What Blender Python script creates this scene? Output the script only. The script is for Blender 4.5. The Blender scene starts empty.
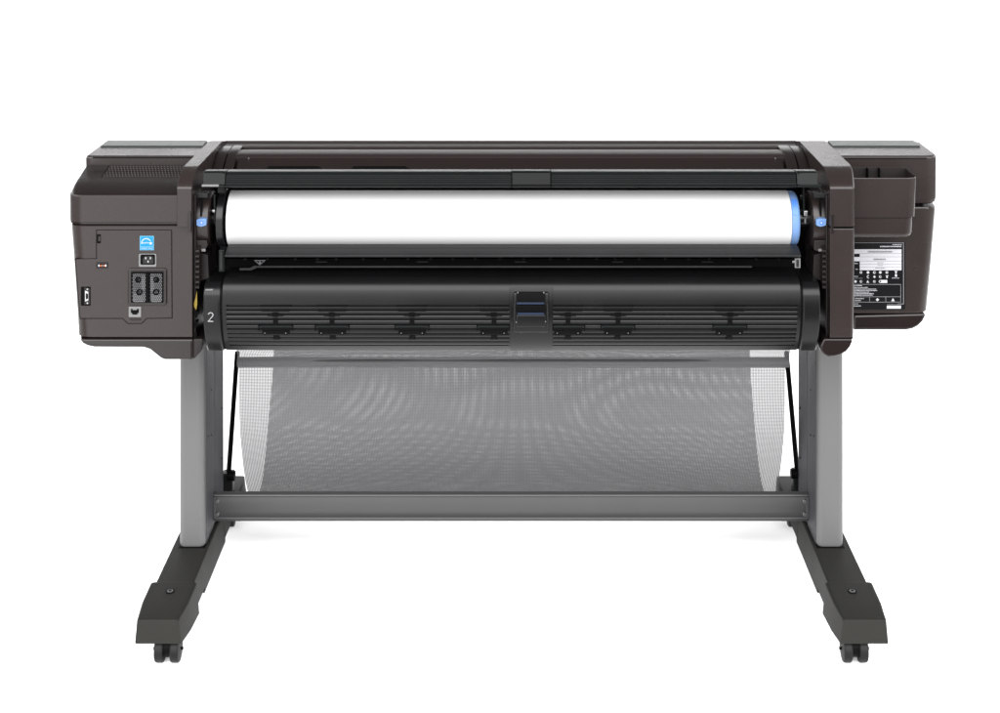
import bpy, bmesh, math, random
from mathutils import Vector, Matrix
random.seed(7)
F=1543.0; CX=510.5; HY=-160.0; H=1.665; DO=3.45
sc=bpy.context.scene
FRONT=6.6; SIDE=2.6; GAIN=1.85; PATCH=2.8
COL=sc.collection
R=math.radians
# ---------- measuring: a photo row/column at distance D -> metres
def X(px,D): return (px-CX)*D/F
def Z(py,D): return H-(py-HY)*D/F
def Yd(D): return D-DO
def G(below): return H-below          # height given as drop below eye level
# ---------- materials
def nodes(name):
    m=bpy.data.materials.new(name); m.use_nodes=True
    nt=m.node_tree; b=nt.nodes['Principled BSDF']
    return m,nt,b
def plastic(name,col,rough=.45,spec=.5,metal=0,grain=0,gscale=900,mott=0,coat=0):
    m,nt,b=nodes(name)
    if name not in ('studio_floor_white','backdrop_paper'): col=[c*.86 for c in col]; spec*=.86
    b.inputs['Base Color'].default_value=(*col,1)
    b.inputs['Roughness'].default_value=rough
    b.inputs['Specular IOR Level'].default_value=spec
    b.inputs['Metallic'].default_value=metal
    if coat: b.inputs['Coat Weight'].default_value=coat; b.inputs['Coat Roughness'].default_value=.15
    tc=nt.nodes.new('ShaderNodeTexCoord')
    if grain:
        n=nt.nodes.new('ShaderNodeTexNoise'); n.inputs['Scale'].default_value=gscale; n.inputs['Detail'].default_value=3
        nt.links.new(tc.outputs['Object'],n.inputs['Vector'])
        bp=nt.nodes.new('ShaderNodeBump'); bp.inputs['Strength'].default_value=grain; bp.inputs['Distance'].default_value=.0006
        nt.links.new(n.outputs['Fac'],bp.inputs['Height']); nt.links.new(bp.outputs['Normal'],b.inputs['Normal'])
    if mott:
        n=nt.nodes.new('ShaderNodeTexNoise'); n.inputs['Scale'].default_value=9; n.inputs['Detail'].default_value=5
        nt.links.new(tc.outputs['Object'],n.inputs['Vector'])
        mx=nt.nodes.new('ShaderNodeMix'); mx.data_type='RGBA'
        mx.inputs[6].default_value=(*[c*(1-mott) for c in col],1); mx.inputs[7].default_value=(*[min(1,c*(1+mott)) for c in col],1)
        nt.links.new(n.outputs['Fac'],mx.inputs[0]); nt.links.new(mx.outputs[2],b.inputs['Base Color'])
        mr=nt.nodes.new('ShaderNodeMapRange'); mr.inputs['To Min'].default_value=rough-.06; mr.inputs['To Max'].default_value=rough+.08
        nt.links.new(n.outputs['Fac'],mr.inputs['Value']); nt.links.new(mr.outputs[0],b.inputs['Roughness'])
    return m
BROWN=plastic('brown_plastic',(.0112,.0080,.0075),.26,.27,grain=.18,gscale=1100,mott=.08)
BROWN2=plastic('brown_smooth_shaded',(.0062,.0041,.0039),.19,.26,grain=.05,mott=.08)  # smoother brown, darkened: dimness of the sloping faces put into the colour
BROWNIN=plastic('brown_plastic_inner',(.006,.0042,.0042),.45,.2,grain=.2)
RIDGE=plastic('ridge_plastic',(.010,.0072,.0070),.33,.12,grain=.05)
TOPGREY=plastic('grey_green_lid',(.016,.019,.018),.30,.45)
CHAR=plastic('charcoal_plastic',(.0040,.0048,.0047),.28,.09,grain=.1,mott=.12)
DRUM=plastic('drum_plastic',(.0026,.0027,.0028),.24,.17,grain=.12,mott=.12)
BLACK=plastic('black_plastic',(.0015,.0015,.0015),.45,.03)
BLACKG=plastic('black_gloss',(.003,.003,.0035),.2,.2)
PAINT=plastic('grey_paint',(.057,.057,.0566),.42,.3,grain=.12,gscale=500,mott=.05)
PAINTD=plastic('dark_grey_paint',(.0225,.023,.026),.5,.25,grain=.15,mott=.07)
BARM=plastic('crossbar_paint',(.024,.024,.0245),.38,.35,grain=.12,mott=.06)
FOOT=plastic('foot_plastic',(.0102,.0100,.0089),.55,.10,grain=.5,gscale=700,mott=.08)
RUB=plastic('caster_rubber',(.004,.004,.004),.5,.12,grain=.2)
SILV=plastic('steel',(.30,.30,.31),.3,.5,metal=1)
LGREY=plastic('light_grey_plastic',(.085,.085,.085),.45,.25)
BLUE=plastic('blue_plastic',(.035,.10,.31),.35,.3)
BLUE2=plastic('pale_blue_plastic',(.080,.138,.26),.45,.06)
BLUED=plastic('slate_blue_stripe',(.007,.012,.026),.35,.15)
BLUEP=plastic('label_edge_blue',(.06,.17,.26),.4,.2)
CYAN=plastic('label_blue',(.0,.105,.235),.4,.2)
WHITE=plastic('white_print',(.27,.27,.285),.5,.2)
GLINT=plastic('fan_glint',(.13,.13,.135),.4,.4)  # pale patches, glints on the fans put into the colour
MARK=plastic('mark_grey',(.16,.16,.165),.5,.2)
PRINT=plastic('grey_print',(.09,.09,.095),.5,.2)
LBL=plastic('label_black',(.003,.003,.0036),.4,.06)
RED=plastic('orange_plastic',(.28,.05,.015),.45,.3)
YEL=plastic('yellow_plastic',(.14,.095,.006),.45,.3)
DOT=plastic('lit_vent_hole',(.075,.07,.07),.5,.2)  # pale discs, light seen in the holes put into the colour
GAP=plastic('seam_dark',(.002,.0017,.0017),.7,.05)
PAPER=plastic('paper',(.34,.34,.34),.75,.1,mott=.01)
RIBG=plastic('deflector_plastic',(.0085,.0087,.0090),.33,.14,grain=.35,gscale=300,mott=.4)
# ---------- things, parts
WL={}
def thing(name,label,cat,loc,group=None):
    o=bpy.data.objects.new(name,None); COL.objects.link(o); o.location=loc; o.empty_display_size=.1
    o['label']=label; o['category']=cat
    if group: o['group']=group
    WL[o.name]=Vector(loc); return o
class MB:
    def __init__(s): s.bm=bmesh.new(); s.mats=[]
    def mi(s,m):
        if m not in s.mats: s.mats.append(m)
        return s.mats.index(m)
    def merge(s,t,m):
        i=s.mi(m)
        for f in t.faces: f.material_index=i; f.smooth=True
        me=bpy.data.meshes.new('tmp'); t.to_mesh(me); t.free(); s.bm.from_mesh(me); bpy.data.meshes.remove(me)
    def bev(s,t,w,seg=3,sel=None,ang=25):
        if w<=0: return
        bmesh.ops.recalc_face_normals(t,faces=t.faces[:]); t.normal_update()
        es=[e for e in t.edges if len(e.link_faces)==2 and e.calc_face_angle(0)>R(ang) and (sel is None or sel(e))]
        if es: bmesh.ops.bevel(t,geom=es,offset=w,segments=seg,profile=.5,affect='EDGES',clamp_overlap=True)
    def poly(s,pts,vec,m,bev=0,seg=3,pre=None):
        """pts: planar loop of Vectors, extruded by vec"""
        t=bmesh.new(); vs=[t.verts.new(p) for p in pts]; f=t.faces.new(vs)
        r=bmesh.ops.extrude_face_region(t,geom=[f]); 
        bmesh.ops.translate(t,verts=[v for v in r['geom'] if isinstance(v,bmesh.types.BMVert)],vec=vec)
        bmesh.ops.recalc_face_normals(t,faces=t.faces[:])
        if pre:
            for (w,sg,sel) in pre: s.bev(t,w,sg,sel,5)
        s.bev(t,bev,seg,ang=32)
        s.merge(t,m); return s
    def box(s,x0,x1,d0,d1,z0,z1,m,bev=0,seg=3,pre=None):
        p=[Vector((x0,Yd(d0),z0)),Vector((x1,Yd(d0),z0)),Vector((x1,Yd(d0),z1)),Vector((x0,Yd(d0),z1))]
        return s.poly(p,Vector((0,d1-d0,0)),m,bev,seg,pre)
    def pbox(s,px0,py0,px1,py1,D,th,m,bev=0,seg=2):
        return s.box(X(px0,D),X(px1,D),D,D+th,Z(py1,D),Z(py0,D),m,bev,seg)
    def plate(s,pts,D,th,m,bev=0,seg=2,pre=None):
        return s.poly([Vector((X(a,D),Yd(D),Z(b,D))) for a,b in pts],Vector((0,th,0)),m,bev,seg,pre)
    def prof(s,pts,x0,x1,m,bev=0,seg=3,pre=None):
        """pts: side profile (D, z)"""
        return s.poly([Vector((x0,Yd(d),z)) for d,z in pts],Vector((x1-x0,0,0)),m,bev,seg,pre)
    def lathe(s,prof,D,z,m,seg=48):
        """prof: (x,r) along the X axis"""
        t=bmesh.new(); rings=[]
        for x,r in prof:
            rings.append([t.verts.new((x,Yd(D)+r*math.cos(2*math.pi*k/seg),z+r*math.sin(2*math.pi*k/seg))) for k in range(seg)])
        for a,b in zip(rings,rings[1:]):
            for k in range(seg): t.faces.new((a[k],a[(k+1)%seg],b[(k+1)%seg],b[k]))
        t.faces.new(rings[0]); t.faces.new(rings[-1])
        bmesh.ops.recalc_face_normals(t,faces=t.faces[:]); s.merge(t,m); return s
    def tube(s,p0,p1,r,m,seg=16,r1=None,ang=0):
        p0=Vector(p0);p1=Vector(p1);d=(p1-p0); q=d.to_track_quat('Z','Y').to_matrix()
        if r1 is None:r1=r
        t=bmesh.new(); rr=[]
        for p,rad in((p0,r),(p1,r1)):
            rr.append([t.verts.new(p+q@Vector((rad*math.cos(2*math.pi*k/seg+ang),rad*math.sin(2*math.pi*k/seg+ang),0))) for k in range(seg)])
        for k in range(seg): t.faces.new((rr[0][k],rr[0][(k+1)%seg],rr[1][(k+1)%seg],rr[1][k]))
        t.faces.new(rr[0]); t.faces.new(rr[1])
        bmesh.ops.recalc_face_normals(t,faces=t.faces[:]); s.merge(t,m); return s
    def disc(s,px,py,D,r,th,m,seg=16):
        return s.tube((X(px,D),Yd(D),Z(py,D)),(X(px,D),Yd(D+th),Z(py,D)),r,m,seg)
    def build(s,name,parent=None,label=None,sharp=38,wn=True):
        me=bpy.data.meshes.new(name)
        cs=[v.co for v in s.bm.verts]
        lo=Vector([min(c[i] for c in cs) for i in range(3)]); hi=Vector([max(c[i] for c in cs) for i in range(3)])
        c=(lo+hi)/2
        bmesh.ops.translate(s.bm,verts=s.bm.verts[:],vec=-c)
        s.bm.to_mesh(me); s.bm.free()
        for m in s.mats: me.materials.append(m)
        me.set_sharp_from_angle(angle=R(sharp))
        o=bpy.data.objects.new(name,me); COL.objects.link(o)
        WL[o.name]=c
        if parent: o.parent=parent; o.location=c-WL[parent.name]
        else: o.location=c
        if label: o['label']=label
        if wn:
            w=o.modifiers.new('wn','WEIGHTED_NORMAL'); w.keep_sharp=True; w.weight=60
        return o
def rp(pts,rad,n=5):
    """round the corners of a 2-D loop"""
    out=[];N=len(pts)
    for i,p in enumerate(pts):
        r=rad[i] if isinstance(rad,(list,tuple)) else rad
        a=Vector(pts[i-1]);b=Vector(p);c=Vector(pts[(i+1)%N])
        if r<=0: out.append(tuple(b)); continue
        u=(a-b); v=(c-b); d=min(r,u.length*.48,v.length*.48); u.normalize(); v.normalize()
        p0=b+u*d; p1=b+v*d
        for k in range(n+1):
            t=k/n; q=p0*(1-t)**2+b*2*t*(1-t)+p1*t*t; out.append((q.x,q.y))
    return out
def rect(x0,y0,x1,y1,r=0,n=4):
    return rp([(x0,y0),(x1,y0),(x1,y1),(x0,y1)],r,n)
def text_faces(mb,s,px,py,D,hpx,m,w=None,th=.0003):
    cu=bpy.data.curves.new('t','FONT'); cu.body=s; cu.align_x='CENTER'; cu.align_y='CENTER'; cu.size=1
    cu.resolution_u=3
    o=bpy.data.objects.new('t',cu); COL.objects.link(o)
    bpy.context.view_layer.update()
    me=bpy.data.meshes.new_from_object(o.evaluated_get(bpy.context.evaluated_depsgraph_get()))
    xs=[v.co.x for v in me.vertices]; ys=[v.co.y for v in me.vertices]
    cx=(min(xs)+max(xs))/2; cy=(min(ys)+max(ys))/2; hh=max(ys)-min(ys); ww=max(xs)-min(xs)
    k=hpx*D/F/hh; kx=k if w is None else w*D/F/ww
    i=mb.mi(m)
    t=bmesh.new(); t.from_mesh(me)
    for v in t.verts: v.co=Vector((X(px,D)+(v.co.x-cx)*kx, Yd(D), Z(py,D)+(v.co.y-cy)*k))
    mb.merge(t,m)
    bpy.data.objects.remove(o); bpy.data.curves.remove(cu); bpy.data.meshes.remove(me)

def ringloft(m,levels,back,mat,n=8):
    """levels: (z, front D, left x, right x, left radius, right radius), rounded in plan"""
    t=bmesh.new(); rs=[]
    for z,d,xl,xr,rl,rr in levels:
        mx=max(.0002,(back-d)*.98)
        P=rp([(xl,back),(xl,d),(xr,d),(xr,back)],[0,min(rl,mx),min(rr,mx),0],n)
        rs.append([t.verts.new((a,Yd(b),z)) for a,b in P])
    for A,B in zip(rs,rs[1:]):
        k_=len(A)
        for k in range(k_): t.faces.new((A[k],A[(k+1)%k_],B[(k+1)%k_],B[k]))
    t.faces.new(rs[0]); t.faces.new(rs[-1]); bmesh.ops.recalc_face_normals(t,faces=t.faces[:])
    m.merge(t,mat); return m
# =====================================================================  SETTING
fb=MB(); t=bmesh.new()
vs=[t.verts.new(p) for p in ((-3.6,Yd(2.25),0),(3.6,Yd(2.25),0),(3.6,Yd(6.4),0),(-3.6,Yd(6.4),0))]; t.faces.new(vs)
FL=plastic('studio_floor_white',(.93,.93,.93),.9,.05)
fb.merge(t,FL); fo=fb.build('floor',wn=False); fo['kind']='structure'
fb=MB(); t=bmesh.new(); rr=[]
for k in range(21):
    a=math.pi/2*k/20; rr.append((6.4+.7*math.sin(a),.7*(1-math.cos(a))))
rr.append((7.1,2.15))
rr=[[t.verts.new((x,Yd(d_),z_)) for x in (-3.6,3.6)] for d_,z_ in rr]
for A,B in zip(rr,rr[1:]): t.faces.new((A[0],A[1],B[1],B[0]))
fb.merge(t,plastic('backdrop_paper',(.42,.42,.42),.9,.05)); fo=fb.build('backdrop',wn=False); fo['kind']='structure'

# =====================================================================  PRINTER
PR=thing('large_format_printer','wide dark brown large format printer seen from behind, standing on the grey wheeled stand','printer',(0,0,.62))
XA0,XA1=-.674,-.6445       # left end column
XB0,XB1=.646,.7045         # right end column
TOP=G(.674)
BOT=G(1.047)
# ---- far (upper) block of each housing : body shell
def far_profile(dface,ylow):
    return [(dface,Z(ylow,dface)),(dface,TOP-.003),(dface+.004,TOP),(3.455,TOP),(3.52,TOP-.012),(3.66,TOP-.07),(3.76,TOP-.16),(3.76,Z(ylow,dface))]
# left housing
XL=-.9135
corner=lambda x,dmax: (lambda e: abs(e.verts[0].co.x-x)<1e-4 and abs(e.verts[1].co.x-x)<1e-4 and (e.verts[0].co.y+e.verts[1].co.y)/2<Yd(dmax))
m=MB()
ringloft(m,[(G(1.0),3.30,XL+.002,XA0-.001,.016,.001),(TOP-.0075,3.30,XL+.002,XA0-.001,.016,.001),(TOP-.0045,3.3008,XL+.003,XA0-.001,.016,.001),(TOP-.0025,3.303,XL+.0055,XA0-.001,.015,.001),(TOP-.002,3.306,XL+.009,XA0-.001,.014,.001)],3.455,BROWN)
m.prof([(3.4552,TOP-.002),(3.52,TOP-.014),(3.66,TOP-.07),(3.76,TOP-.16),(3.76,G(1.0)),(3.4552,G(1.0))],XL+.002,XA0-.001,BROWN,.003)
housing_back=m.build('rear_shell',PR)
m=MB(); m.prof([(3.395,TOP-.0025),(3.398,TOP+.0008),(3.452,TOP+.0022),(3.456,TOP-.0025)],X(101,3.4),X(206,3.44),TOPGREY,.0012)
m.build('front_lid',PR)
m=MB()   # ridge seam on the shell between lid and face
m.prof([(3.2985,TOP-.0065),(3.2985,TOP-.0045),(3.305,TOP-.0045),(3.305,TOP-.0065)],XL+.02,XA0-.002,GAP)
m.build('lid_seam',housing_back)
# near upper shell with the sloping shelf
up=[(3.299,G(.695)),(3.215,G(.7035)),(3.165,G(.710)),(3.137,G(.7175)),(3.125,G(.727)),(3.124,G(.7775)),(3.299,G(.7775))]
m=MB(); xe=XA0-.0005; XS=-.8992
ringloft(m,[(G(.7775),3.124,XS,xe,.036,.0003),(G(.7225),3.1245,XS,xe,.038,.0003),(G(.7195),3.1285,XS,xe,.038,.0003),(G(.7155),3.138,XS-.0004,xe,.038,.0003),(G(.7095),3.162,XS-.001,xe,.034,.0003),(G(.7055),3.188,XS-.002,xe,.03,.0003),(G(.7035),3.215,XS-.003,xe,.024,.0003),(G(.699),3.26,XS-.005,xe,.012,.0003),(G(.695),3.2985,XS-.006,xe,.0005,.0003)],3.299,BROWN2)
shell=m.build('vent_shelf',PR,'rounded upper shell with a perforated sloping shelf')
# front band of the shell (textured face)
m=MB(); xe=XA0+.001
ringloft(m,[(Z(222.9,3.1215),3.124,XS+.0026,xe,.037,.001),(Z(222.2,3.1215),3.1217,XS-.0002,xe,.037,.001),(Z(197.5,3.1215),3.1215,XS-.0004,xe,.038,.001),(Z(195.8,3.1215),3.1222,XS-.0002,xe,.038,.001),(Z(195.6,3.1215),3.1246,XS,xe,.038,.001)],3.25,BROWN)
m.build('shell_front',PR)
# perforation field
m=MB()
def shelf(px,py):
    for k in range(400):
        D=3.299-k*.0004; z=G(.695)+(G(.7035)-G(.695))*(3.299-D)/(.084)
        if Z(py,D)>=z: return D,z
    return 3.2,G(.704)
for r_ in range(6):
    py=166.6+r_*1.9
    x0=109-(py-166)*.62
    n=0; x=x0+(1.55 if r_%2 else 0)
    while x<196-(py-166)*.6:
        D,z=shelf(x,py); x_=X(x,D)
        m.tube((x_,Yd(D),z-.0002),(x_,Yd(D)-.00005,z+.0007),.0009,DOT,8)
        x+=3.1
m.build('vent_perforations',shell,wn=False)
m=MB()
for a,b in (((109,166),(101.5,177)),):
    D0_,z0_=shelf(*a); D1_,z1_=shelf(*b)
    m.tube((X(a[0],D0_),Yd(D0_),z0_),(X(b[0],D1_),Yd(D1_),z1_),.0011,GAP,6)
m.build('shelf_seam',shell,wn=False)
# lower housing
DL=3.128
def lx(px,py,D=3.155): return (px-CX)*D/F
low=[(X(71.5,3.155),Z(225,DL)),(X(77.8,3.155),Z(318,DL)),(X(78.8,3.155),Z(337.6,DL)),(XA1-.0005,Z(337.6,DL)),(XA1-.0005,Z(225,DL))]
m=MB(); xe=XA1-.0005
def lxx(py): return X(71.5+(py-225)*6.5/93 if py<318 else 78+(py-318)*.05,3.155)
ringloft(m,[(Z(337.6,DL),DL+.002,lxx(337)+.002,xe,.030,.001),(Z(336.8,DL),DL,lxx(337),xe,.031,.001),(Z(318,DL),DL,lxx(318),xe,.031,.001),(Z(270,DL),DL,lxx(270),xe,.033,.001),(Z(226.2,DL),DL,lxx(226),xe,.034,.001),(Z(225.2,DL),DL+.002,lxx(226)+.002,xe,.034,.001)],3.5,BROWN)
hous=m.build('electronics_housing',PR,'boxy left housing with sockets and a fan grille')
m=MB(); base=[(79.2,338.8),(82,343.5),(87,346.2),(94,347.6),(143,347.8),(149.5,349.8),(160.5,358.6),(164.5,360.2),(193.3,360.2),(193.3,338.8)]
m.plate(base,3.129,.36,BROWN2,.006,4)
m.plate([(193.3,339),(193.3,360),(201.5,351),(203,339)],3.1295,.12,BROWNIN,.003)
m.build('base_tray',PR)
m=MB(); m.box(X(73,3.155)+.004,XA1-.004,3.14,3.5,Z(227,3.14),Z(221,3.14),GAP); m.build('shell_seam',PR); m=MB(); m.box(X(80,3.155)+.006,XA1-.004,3.14,3.5,Z(341,3.14),Z(336,3.14),GAP)
m.build('shell_seam',PR)
# access panel
pan=[(96.7,230.5),(171.3,230.5),(171.8,317.8),(146.5,318.2),(141.5,323.2),(127.8,323.2),(122.8,318.2),(80.2,318.2),(75.5,259.5),(96.7,259)]
def grow(pts,g):
    cx=sum(p[0] for p in pts)/len(pts); out=[]
    N=len(pts)
    for i in range(N):
        a=Vector(pts[i-1]);b=Vector(pts[i]);c=Vector(pts[(i+1)%N])
        n1=Vector(((b-a).y,-(b-a).x)).normalized(); n2=Vector(((c-b).y,-(c-b).x)).normalized()
        n=(n1+n2); n=n/(n.length_squared)*2 
        out.append((b.x+n.x*g,b.y+n.y*g))
    return out
m=MB(); m.plate(grow(pan,.65),3.1274,.03,GAP); m.build('panel_seam',hous)
m=MB(); m.plate(pan,3.1262,.03,BROWN,.0008,2); panel=m.build('access_panel',PR)
# details on panel
DP=3.1262
m=MB(); m.plate(rect(96.9,234.3,100.8,243.4,.6),DP-.0004,.002,BLACK,.0003); m.plate(rect(98.4,236.5,100.2,241.2,.3),DP-.0012,.002,BROWN,.0003); m.build('panel_latch',panel)
m=MB(); m.plate(rect(96,262.4,107.8,268.6,1),DP-.0016,.003,BROWNIN,.0006); m.plate(rect(97.6,263.9,106.2,267.2,.3),DP-.0022,.003,BLACK); 
for k,(a,mt) in enumerate(((98.3,WHITE),(100.3,RED),(102.1,LGREY),(103.9,RED),(105.1,WHITE))): m.plate(rect(a,264.6+(k%2)*.3,a+1.2,266.6),DP-.0026,.002,mt)
m.build('card_slot',panel)
m=MB(); m.plate(rect(80.8,286.8,90.6,305.8,1.0),DP-.0008,.002,BLACK,.0004)
m.plate(rp([(84.2,287.5),(90.2,288.5),(90.0,304),(84.2,304.8)],1),DP-.0016,.002,BROWNIN,.0004)
m.plate(rp([(84.8,290.5),(88.6,292),(88.6,300.5),(84.8,302)],1),DP-.004,.004,SILV,.0008)
m.plate(rp([(85.8,293.2),(87.9,294),(87.9,298.8),(85.8,299.6)],.6),DP-.0045,.003,BLACK)
for yy in (289.3,303.2): m.disc(87.4,yy,DP-.004,.0016,.004,SILV,10)
m.build('connector_port',panel)
m=MB(); m.plate(rect(138.6,253.8,156.4,267,1.6),DP-.0022,.003,LGREY,.0009)
m.plate(rp([(140.3,254.6),(155,254.6),(155,264.8),(140.3,264.8)],1.5),DP-.003,.003,BLACK,.0006)
m.plate(rp([(142.7,258.6),(144.5,256.2),(152.6,256.2),(153.7,258.6),(153.7,263.6),(142.7,263.6)],.9),DP-.0042,.003,BLACKG,.0005)
for a,b in ((145.7,258.2),(150.4,258.2),(148.1,261.6)): m.plate(rect(a-.5,b-1,a+.5,b+1),DP-.0052,.002,SILV)
m.build('power_socket',panel)
m=MB(); m.plate(rect(128.6,306.8,141,317.2,.6),DP-.002,.003,LGREY,.0006)
m.plate(rp([(130.8,309),(138.8,309),(138.8,313),(137.4,313),(137.4,314.6),(132.2,314.6),(132.2,313),(130.8,313)],.2),DP-.0026,.002,BLACK)
m.plate(rect(132.6,309,136.8,310),DP-.003,.001,LGREY)
m.plate(rect(129.6,318.6,141,320.6,.4),DP-.0008,.001,BROWNIN,.0003)
m.build('network_port',panel)
# fan grille
m=MB()
out=rect(127.8,268.6,166.7,305.6,3); 
m.plate(out,DP-.0035,.005,BROWN2,.0018,3)
gr=m.build('fan_grille',panel)
m=MB(); Dg=DP-.0042
m.plate(rect(131,272.2,163.4,302.8,1.2),Dg,.001,BLACK)
# fans seen behind the guard
for x0,y0,x1,y1,mt,dz in ((132.5,273.5,145.6,302,PRINT,0),(150.2,273.5,162,302,PRINT,0),(141.5,276,145.2,290,GLINT,.0002),(150.5,277,154,292,GLINT,.0002),(133,293,145.2,302,GLINT,.0002),(151,294,161.5,302,GLINT,.0002)):
    m.plate(rp([(x0,y0),(x1,y0),(x1,y1),(x0,y1)],2.2),Dg-.0006-dz,.0005,mt)
for cx_,cy_ in ((138.2,279.8),(156.2,279.8),(139.4,292.2),(156.2,292.2)):
    m.disc(cx_,cy_,Dg-.0012,.0066,.0005,BLACK,20); m.disc(cx_,cy_,Dg-.0016,.0030,.0005,PRINT,16); m.disc(cx_,cy_,Dg-.0019,.0018,.0004,BLACK,12)
m.build('fan_blades',gr,wn=False)
m=MB()
row=0; y=272.6
s=2.05
while y<303:
    x=131.8+(s*.5 if row%2 else 0)
    while x<163.4:
        # a small hexagonal ring
        a=Dg-.0022
        ro=.00212; ri=.00170
        t=bmesh.new(); o=[];i2=[]
        for k in range(6):
            an=math.pi/6+k*math.pi/3
            o.append(t.verts.new((X(x,a)+ro*1.14*math.cos(an),Yd(a),Z(y,a)+ro*1.14*math.sin(an))))
            i2.append(t.verts.new((X(x,a)+ri*math.cos(an),Yd(a),Z(y,a)+ri*math.sin(an))))
        for k in range(6): t.faces.new((o[k],o[(k+1)%6],i2[(k+1)%6],i2[k]))
        m.merge(t,BLACK)
        x+=s
    y+=s*.88; row+=1
m.plate(rect(146,272.4,148.4,302.6),Dg-.0024,.001,BLACK)
m.build('grille_guard',gr,wn=False)
# energy sticker
m=MB(); m.plate(rect(139.8,236,153.8,250.2,.2),DP-.0006,.001,BLUEP)
m.plate(rect(140.5,236.7,153.1,246.3),DP-.0009,.0004,CYAN); m.plate(rect(140.5,247,153.1,249.6),DP-.0009,.0004,CYAN)
De=DP-.0012
pts=[];inn=[]
for k in range(13):
    a=math.pi*(1.02-k/12*.86); pts.append((146.2+5.0*math.cos(a),243.2-4.9*math.sin(a))); inn.append((146.2+4.3*math.cos(a),243.2-4.15*math.sin(a)))
m.plate(pts+inn[::-1],De,.0003,WHITE)
def stroke(m,pts,w,D,mat):
    L=[];Rr=[]
    for i,p in enumerate(pts):
        a=Vector(pts[max(i-1,0)]);b=Vector(pts[min(i+1,len(pts)-1)]);d=(b-a).normalized();n=Vector((-d.y,d.x))*w/2
        L.append((p[0]+n.x,p[1]+n.y));Rr.append((p[0]-n.x,p[1]-n.y))
    m.plate(L+Rr[::-1],D,.0003,mat)
stroke(m,[(141.6,243.6),(143,243.2),(143.8,242.4),(144.2,243.4),(145.3,243.1),(145.8,242.2),(146.5,243.3),(147.4,242.2),(148.2,243.3),(149.2,242.6),(149.6,243.5)],.55,De-.0002,WHITE)
st=[]
for k in range(10):
    a=math.pi/2+k*math.pi/5; r_=1.9 if k%2==0 else .8; st.append((150.8+r_*math.cos(a),243.4-r_*math.sin(a)))
m.plate(st,De-.0004,.0003,WHITE)
text_faces(m,'ENERGY STAR',146.8,248.3,De,1.3,WHITE,11.0)
m.build('energy_sticker',panel,'small square blue sticker with a white arc and star',wn=False)

# ---- end columns (arms)
def arm(x0,x1,ytop,pts_extra,mat_top,rr,name,right):
    m=MB()
    d=3.1185; rl,r2=(.001,rr) if right else (.001,.001)
    q=.0062 if right else 0
    ringloft(m,[(Z(226.6,d),d,x0,x1-q,rl,r2),(TOP-.0325,d,x0,x1-q,rl,r2),(TOP-.0295,d+.0006,x0,x1-q,rl,r2),(TOP-.0265,d+.0028,x0,x1-q*.98,rl,r2),(TOP-.020,d+.0085,x0,x1-q*.9,rl,r2),(TOP-.010,3.143,x0,x1-q*.6,rl,r2),(TOP-.0035,3.163,x0,x1-q*.2,rl,r2),(TOP-.0005,3.180,x0,x1,rl,r2),(TOP+.0005,3.19,x0,x1,rl,r2)],3.455,BROWN)
    m.prof([(3.4552,TOP+.0005),(3.50,TOP-.008),(3.66,TOP-.07),(3.66,Z(226.6,d)),(3.4552,Z(226.6,d))],x0,x1,BROWN,.001)
    return m
m=arm(XA0,XA1,186,None,BROWN2,0,'',False)
colL=m.build('end_column',PR)
m=arm(XB0,XB1,186,None,BROWN2,.014,'',True)
colR=m.build('end_column',PR)
# right column lower
d=3.1185
m=MB(); 
ringloft(m,[(Z(337.5,d),d+.001,XB0,XB1-.0092,.001,.014),(Z(336.5,d),d,XB0,XB1-.0088,.001,.014),(Z(230,d),d,XB0,XB1-.0066,.001,.014),(Z(229,d),d+.001,XB0,XB1-.007,.001,.014)],3.45,BROWN)
m.build('column_cover',colR)
m=MB(); m.box(XB0+.002,XB1-.011,d+.006,3.44,Z(340,d),Z(225,d),GAP); m.build('column_seam',colR)
m=MB(); m.plate([(829.3,338.7),(852.8,338.7),(852.4,342.5),(850.2,347.5),(846.2,352),(841,355),(834.5,356.8),(828,356.8),(824,355),(820.8,351),(820.6,346),(824,338.7)],d+.0008,.3,BROWN2,.004,3)
m.build('column_foot',colR)
m=MB(); m.plate(rect(831,214,833.6,233.5,.8),d-.004,.006,BROWN2,.001); m.build('release_tab',colR)
m=MB(); m.plate(rect(188.2,212,191.2,233,.8),d-.004,.006,BROWN2,.001); m.build('release_tab',colL)
# arm inner cheeks with ribs
for sgn,xa,par in ((-1,XA1,colL),(1,XB0,colR)):
    m=MB()
    xi=xa-sgn*.0125*0
    a,b=(xa+.0002,xa+.004) if sgn<0 else (xa-.004,xa-.0002)
    m.box(a,b,3.14,3.44,G(1.035),TOP-.05,BROWNIN,.001)
    for k in range(8):
        z=G(.838)-k*.0105; a2,b2=(xa+.004,xa+.012) if sgn<0 else (xa-.012,xa-.004)
        m.poly([Vector((a2,Yd(3.135),z)),Vector((a2,Yd(3.135),z+.004)),Vector((a2,Yd(3.20),z+.036)),Vector((a2,Yd(3.20),z+.032))],Vector((b2-a2,0,0)),BROWNIN,.0006)
    m.build('inner_cheek',PR)

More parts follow.
